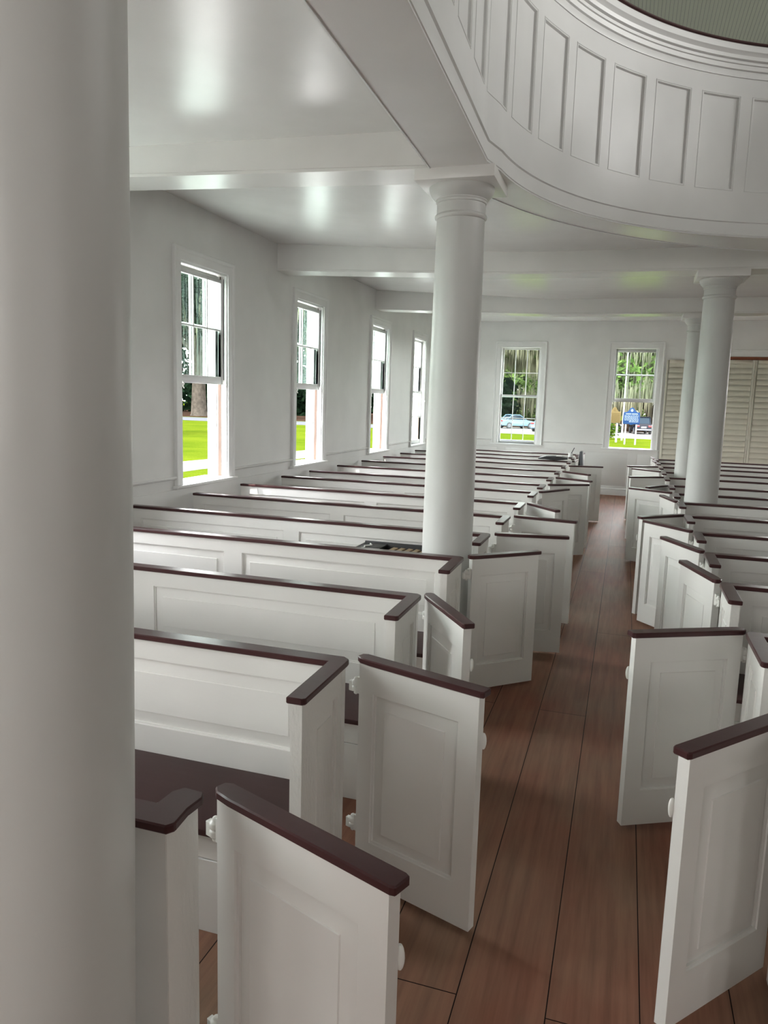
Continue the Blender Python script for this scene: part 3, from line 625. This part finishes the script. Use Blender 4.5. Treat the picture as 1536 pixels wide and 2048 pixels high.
slab('ground_under_trees', M['mulch'], [(-160, 77), (-16, 77), (-16, 84), (60, 84), (60, 150), (-160, 150)], 0.04)

def leaf_cloud(mb, blobs, n, size, rng):
    for _ in range(n):
        cx, cy, cz, rx, ry, rz = rng.choice(blobs)
        v = Vector((rng.gauss(0, 1), rng.gauss(0, 1), rng.gauss(0, 1))).normalized()*(rng.random()**0.4)
        p = Vector((cx+v.x*rx, cy+v.y*ry, cz+v.z*rz)); a = Vector((rng.gauss(0, 1), rng.gauss(0, 1), rng.gauss(0, 0.6))).normalized(); b_ = a.orthogonal().normalized()
        b_ = (b_*math.cos(rng.random()*6)+a.cross(b_)*math.sin(rng.random()*6)); s_ = size*(0.6+0.8*rng.random())
        mb.add([p-a*s_, p-b_*s_*0.45, p+a*s_, p+b_*s_*0.45], [(0, 1, 2, 3)])
def moss_strands(mb, blobs, n, rng, ln):
    for _ in range(n):
        cx, cy, cz, rx, ry, rz = rng.choice(blobs); a = rng.random()*6.28; q = math.sqrt(rng.random())
        x, y = cx+rx*q*math.cos(a), cy+ry*q*math.sin(a); z = cz-rz*math.sqrt(max(0.05, 1-q*q))*0.8+rng.random(); l = ln*(0.5+rng.random()); w_ = 0.03+0.08*rng.random(); an = rng.random()*3.14; dx, dy = w_*math.cos(an), w_*math.sin(an)
        j = rng.uniform(-0.15, 0.15)
        mb.add([(x-dx*0.5, y-dy*0.5, z), (x+dx*0.5, y+dy*0.5, z), (x+dx+j, y+dy+j, z-l*0.45), (x-dx+j, y-dy+j, z-l*0.45), (x+j, y+j*0.5, z-l)], [(0, 1, 2, 3), (3, 2, 4)])
def make_tree(name, label, loc, seed, h, cr, leaf, nleaf=4200, moss=0, lean=(0, 0), trunk_r=0.6, low=0.35, size=0.42, group='trees beyond the road', mossln=2.5):
    rng = random.Random(seed); t_ = thing(name, label, 'tree', loc, group=group)
    mb = MB(); th = h*0.42; top = Vector((lean[0], lean[1], th))
    mb.tube([(0, 0, -0.2), (0.02*lean[0], 0.02*lean[1], 0.3), (lean[0]*0.2, lean[1]*0.2, th*0.35), (lean[0]*0.55, lean[1]*0.55, th*0.7), top], [trunk_r*1.5, trunk_r*1.15, trunk_r, trunk_r*0.85, trunk_r*0.7], 12)
    blobs = []
    for k in range(8):
        a = k*0.785+rng.random()*0.6; rr = cr*(0.35+0.5*rng.random()); z = h*(low+(0.85-low)*rng.random())
        e = Vector((lean[0]+rr*math.cos(a), lean[1]+rr*math.sin(a), z)); s0 = Vector((lean[0]*0.6, lean[1]*0.6, th*(0.6+0.35*rng.random())))
        m_ = (s0+e)/2+Vector((0, 0, 0.7)); mb.tube([s0, m_, e], [trunk_r*0.42, trunk_r*0.3, trunk_r*0.1], 7)
        blobs.append((e.x, e.y, z, cr*0.45, cr*0.45, h*0.16))
    blobs += [(lean[0]+rng.uniform(-.3, .3)*cr, lean[1]+rng.uniform(-.3, .3)*cr, h*(0.6+0.25*rng.random()), cr*0.55, cr*0.55, h*0.2) for _ in range(5)]
    mb.build('trunk', M['bark'], t_, weld=False)
    lf = MB(); leaf_cloud(lf, blobs, nleaf, size, rng); o = lf.build('foliage', M[leaf], t_, weld=False, smooth=False, recalc=False); o['kind'] = 'stuff'
    if moss:
        ms = MB(); moss_strands(ms, blobs, moss, rng, mossln); o = ms.build('hanging_moss', M['moss'], t_, weld=False, smooth=False, recalc=False); o['kind'] = 'stuff'
    return t_
def retree(src, loc, rz, s_, label):
    o = dup(src); o.location = loc; o.rotation_euler = (0, 0, rz); o.scale = (s_, s_, s_); o['label'] = label; return o
GT = GZ
# dark belt beyond the road, seen through the long wall's windows
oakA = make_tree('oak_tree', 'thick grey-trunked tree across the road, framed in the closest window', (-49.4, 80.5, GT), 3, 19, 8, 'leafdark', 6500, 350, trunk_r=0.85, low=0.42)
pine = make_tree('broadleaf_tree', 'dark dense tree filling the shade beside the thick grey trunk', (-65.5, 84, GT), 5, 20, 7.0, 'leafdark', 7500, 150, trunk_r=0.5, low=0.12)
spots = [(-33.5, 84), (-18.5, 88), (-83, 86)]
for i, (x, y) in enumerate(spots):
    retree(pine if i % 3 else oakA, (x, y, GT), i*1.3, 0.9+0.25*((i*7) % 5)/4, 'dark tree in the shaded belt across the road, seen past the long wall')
    
shade = make_tree('lawn_oak', 'broad leafy tree on the lawn shading the grass outside the long wall', (-34.5, 37.5, GT), 9, 13, 6.5, 'leaf', 5200, 0, trunk_r=0.45, low=0.5, group='trees on the lawn')
# mossy live oaks beyond the parked cars
mo = make_tree('mossy_oak', 'huge leaning oak trunk hung with grey moss behind the parked dark car', (3.6, 86.5, GT), 21, 15, 9.5, 'leaf', 6500, 5200, lean=(-4.0, 1.0), trunk_r=0.95, low=0.34, size=0.36, group='mossy oaks beyond the parking ground', mossln=2.4)
m2 = make_tree('mossy_oak', 'spreading oak with curtains of grey moss behind the pale blue cars', (-8.5, 90, GT), 22, 15, 9.0, 'leaf', 6500, 6200, lean=(1.0, 0), trunk_r=0.6, low=0.30, size=0.36, group='mossy oaks beyond the parking ground', mossln=2.4)
for i, (x, y) in enumerate([(14, 108), (-6, 110)]):
    retree(m2 if i % 2 else mo, (x, y, GT), 1.7*i+0.8, 1.0+0.1*(i % 3), 'mossy oak in the shade further behind the parked cars')
def treeline(name, mat, x0, x1, y0, y1, zt, n, size, seed):
    rng = random.Random(seed); mb = MB()
    blobs = [(rng.uniform(x0, x1), rng.uniform(y0, y1), rng.uniform(0.5, zt)+GZ, 4.5, 2.0, 2.6) for _ in range(int((x1-x0)*zt/9))]
    leaf_cloud(mb, blobs, n, size, rng); o = mb.build(name, mat, None, weld=False, smooth=False, recalc=False); o['kind'] = 'stuff'; return o
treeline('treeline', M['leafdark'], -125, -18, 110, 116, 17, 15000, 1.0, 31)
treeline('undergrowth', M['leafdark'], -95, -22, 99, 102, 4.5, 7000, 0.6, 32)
treeline('woods', M['leaf'], -36, 40, 134, 140, 17, 15000, 1.2, 33)
treeline('undergrowth', M['leaf'], -30, 30, 125, 127, 3.5, 3500, 0.5, 34)
t_ = thing('bush', 'round bright green bush on the grass beside the marker posts', 'bush', (-1.25, 62.8, GT))
mb = MB(); leaf_cloud(mb, [(0, 0, 0.75, 0.85, 0.8, 0.75), (-0.5, 0.1, 0.6, 0.7, 0.6, 0.6)], 1500, 0.11, random.Random(4)); o = mb.build('foliage', M['bush'], t_, weld=False, smooth=False, recalc=False); o['kind'] = 'stuff'
MB().tube([(0, 0, 0), (0, 0, 0.7)], 0.08, 8).build('stem', M['bark'], t_)

for k_ in ('carblue', 'carnavy', 'carred', 'chrome', 'carglass', 'signblue', 'signgold', 'signtext'): M[k_].node_tree.nodes['Principled BSDF'].inputs['Specular IOR Level'].default_value = 0.12; M[k_].node_tree.nodes['Principled BSDF'].inputs['Metallic'].default_value = 0.0
# roadside markers
def marker(loc, rz, mat, label, texty):
    t_ = thing('roadside_marker', label, 'sign', loc, rz)
    w_, zb, zt = 0.54, 1.42, 2.22
    poly = [(-w_, zb), (-0.12, zb), (-0.1, zb-0.05), (0.1, zb-0.05), (0.12, zb), (w_, zb), (w_+0.02, zb+0.2), (w_, zt-0.06), (w_, zt), (0.32, zt+0.03), (0.2, zt+0.16), (0.13, zt+0.27), (0.05, zt+0.32), (0, zt+0.36), (-0.05, zt+0.32), (-0.13, zt+0.27), (-0.2, zt+0.16), (-0.32, zt+0.03), (-w_, zt), (-w_, zt-0.06), (-w_-0.02, zb+0.2)]
    MB().prism(poly, -0.03, 0.03, lambda x, z, y: (x, y, z)).build('plaque', mat, t_, bevel=0.008)
    mb = MB(); rng = random.Random(2)
    mb.prism([(0.09*math.cos(k*math.pi/8), zt+0.14+0.1*math.sin(k*math.pi/8)) for k in range(16)], -0.042, -0.03, lambda x, z, y: (x, y, z))
    mb.box(-0.40, -0.04, -0.042, -0.03, zt-0.14, zt-0.07); mb.box(0.0, 0.40, -0.042, -0.03, zt-0.14, zt-0.07)
    for k in range(8):
        z = zt-0.20-k*0.062; x = -0.47 if k < 6 else -0.15
        while x < 0.44:
            l = rng.uniform(0.05, 0.16); mb.box(x, min(x+l, 0.46), -0.040, -0.03, z-0.036, z); x += l+0.03
    mb.build('lettering', texty, t_)
    for x in (-0.35, 0.35): MB().box(x-0.055, x+0.055, 0.03, 0.14, -0.1, zt-0.05).build('post', M['white'], t_)
marker((0.33, 54.96, GT), 0.0, M['signblue'], 'blue roadside marker with silver lettering and white round crest on white posts', M['signtext'])
marker((-0.85, 57.5, GT), R(38), M['signgold'], 'ochre roadside marker turned sideways beside the blue one', M['signgold'])
t_ = thing('flagpole', 'tall thin white pole rising behind the blue roadside marker', 'pole', (-0.25, 61.5, GT)); MB().lathe([(0.075, -0.1), (0.07, 1.0), (0.05, 7.5)], n=12).build('shaft', M['white'], t_); MB().sphere((0, 0, 7.5), 0.09).build('finial', M['white'], t_)

# parked cars; local x runs from tail to nose
def car(loc, rz, mat, label, suv=False, L_=4.3, W_=1.72):
    t_ = thing('car', label, 'car', loc, rz); h = L_/2; hw = W_/2
    if suv: low = [(-h, 0.35), (-h-0.02, 0.6), (-h+0.04, 1.02), (-h+0.5, 1.08), (h-1.15, 1.05), (h-0.1, 0.88), (h, 0.6), (h-0.05, 0.32)]; cab = [(-h+0.06, 1.0), (-h+0.38, 1.62), (-h+0.7, 1.68), (h-1.9, 1.66), (h-1.15, 1.03)]
    else: low = [(-h, 0.32), (-h-0.03, 0.6), (-h+0.03, 0.86), (-h+0.75, 0.95), (h-1.25, 0.93), (h-0.12, 0.74), (h, 0.52), (h-0.05, 0.28)]; cab = [(-h+0.6, 0.93), (-h+1.15, 1.36), (-h+1.6, 1.43), (h-2.0, 1.40), (h-1.2, 0.92)]
    def loft(mb, prof, secs):
        n = len(prof); cx = sum(p[0] for p in prof)/n; cz = min(p[1] for p in prof); k = len(secs)
        mb.v += [Vector((cx+(x-cx)*sx_, y, cz+(z-cz)*sz_)) for y, sx_, sz_ in secs for x, z in prof]
        mb.f += [(i*n+j, i*n+(j+1) % n, (i+1)*n+(j+1) % n, (i+1)*n+j) for i in range(k-1) for j in range(n)]+[tuple(range(n)), tuple(range((k-1)*n, k*n))]
    mb = MB(); loft(mb, low, [(-hw, 0.93, 0.9), (-hw+0.08, 0.985, 0.98), (-hw*0.5, 1, 1), (hw*0.5, 1, 1), (hw-0.08, 0.985, 0.98), (hw, 0.93, 0.9)]); body = mb.build('body', mat, t_, angle=40)
    mb = MB(); loft(mb, cab, [(-hw+0.08, 0.98, 0.05), (-hw+0.22, 0.9, 0.97), (-hw*0.5, 0.93, 1), (hw*0.5, 0.93, 1), (hw-0.22, 0.9, 0.97), (hw-0.08, 0.98, 0.05)]); mb.build('cabin', M['carglass'], t_, angle=40)
    mb = MB(); zt = max(z for x, z in cab); xs = [x for x, z in cab if z > zt-0.09]; mb.box(min(xs)-0.02, max(xs)+0.02, -hw+0.26, hw-0.26, zt-0.03, zt+0.02)
    for y in (-hw+0.2, hw-0.2):
        for (x0, z0), (x1, z1) in zip(cab, cab[1:]): mb.tube([(x0*0.95, y*1.0, z0), (x1*0.95, y*0.98, z1)], 0.04, 6)
    mb.build('roof', mat, t_, bevel=0.0)
    for x in (-h+0.8, h-0.82):
        for y in (-hw+0.08, hw-0.08):
            wh = MB(); wh.lathe([(0.12, -0.1), (0.31, -0.1), (0.33, -0.06), (0.33, 0.06), (0.31, 0.1), (0.12, 0.1)], n=24); wh.v = [Vector((x+p.x, y+p.z, 0.33+p.y)) for p in wh.v]
            wo = wh.build('wheel', M['tyre'], t_)
            hb_ = MB(); hb_.lathe([(0.02, -0.105), (0.2, -0.105), (0.2, 0.105), (0.02, 0.105)], n=16); hb_.v = [Vector((x+p.x, y+p.z, 0.33+p.y)) for p in hb_.v]; hb_.build('hubcap', M['chrome'], wo)
    MB().box(-h-0.07, -h+0.1, -hw+0.1, hw-0.1, 0.38, 0.52).build('bumper', M['chrome'], t_, bevel=0.03)
    MB().box(h-0.1, h+0.05, -hw+0.12, hw-0.12, 0.36, 0.48).build('bumper', M['chrome'], t_, bevel=0.03)
    for y in (-hw+0.24, hw-0.24): MB().box(-h-0.05, -h+0.12, y-0.16, y+0.16, 0.72, 0.88).build('tail_light', M['tail'], t_, bevel=0.02)
    MB().box(-h-0.06, -h, -0.22, 0.22, 0.62, 0.74).build('number_plate', M['paper'], t_)
    return t_
car((-11.1, 80.2, GT+0.025), R(40), M['carblue'], 'pale blue saloon parked behind the closed end-wall window', L_=4.2, W_=1.7)
car((-7.3, 74.2, GT+0.025), R(75), M['carblue'], 'pale blue car cut off by the frame of the closed end-wall window', L_=4.2, W_=1.7)
car((1.35, 78.8, GT+0.025), R(98), M['carnavy'], 'dark navy car seen from behind the blue roadside marker', True, 4.3, 1.62)
car((-1.4, 80.0, GT+0.025), R(84), M['carnavy'], 'dark car partly hidden behind the blue marker posts', False, 4.2, 1.65)
car((-3.0, 74.0, GT+0.025), R(95), M['carred'], 'dull red car half hidden behind the green bush', False, 4.2, 1.65)
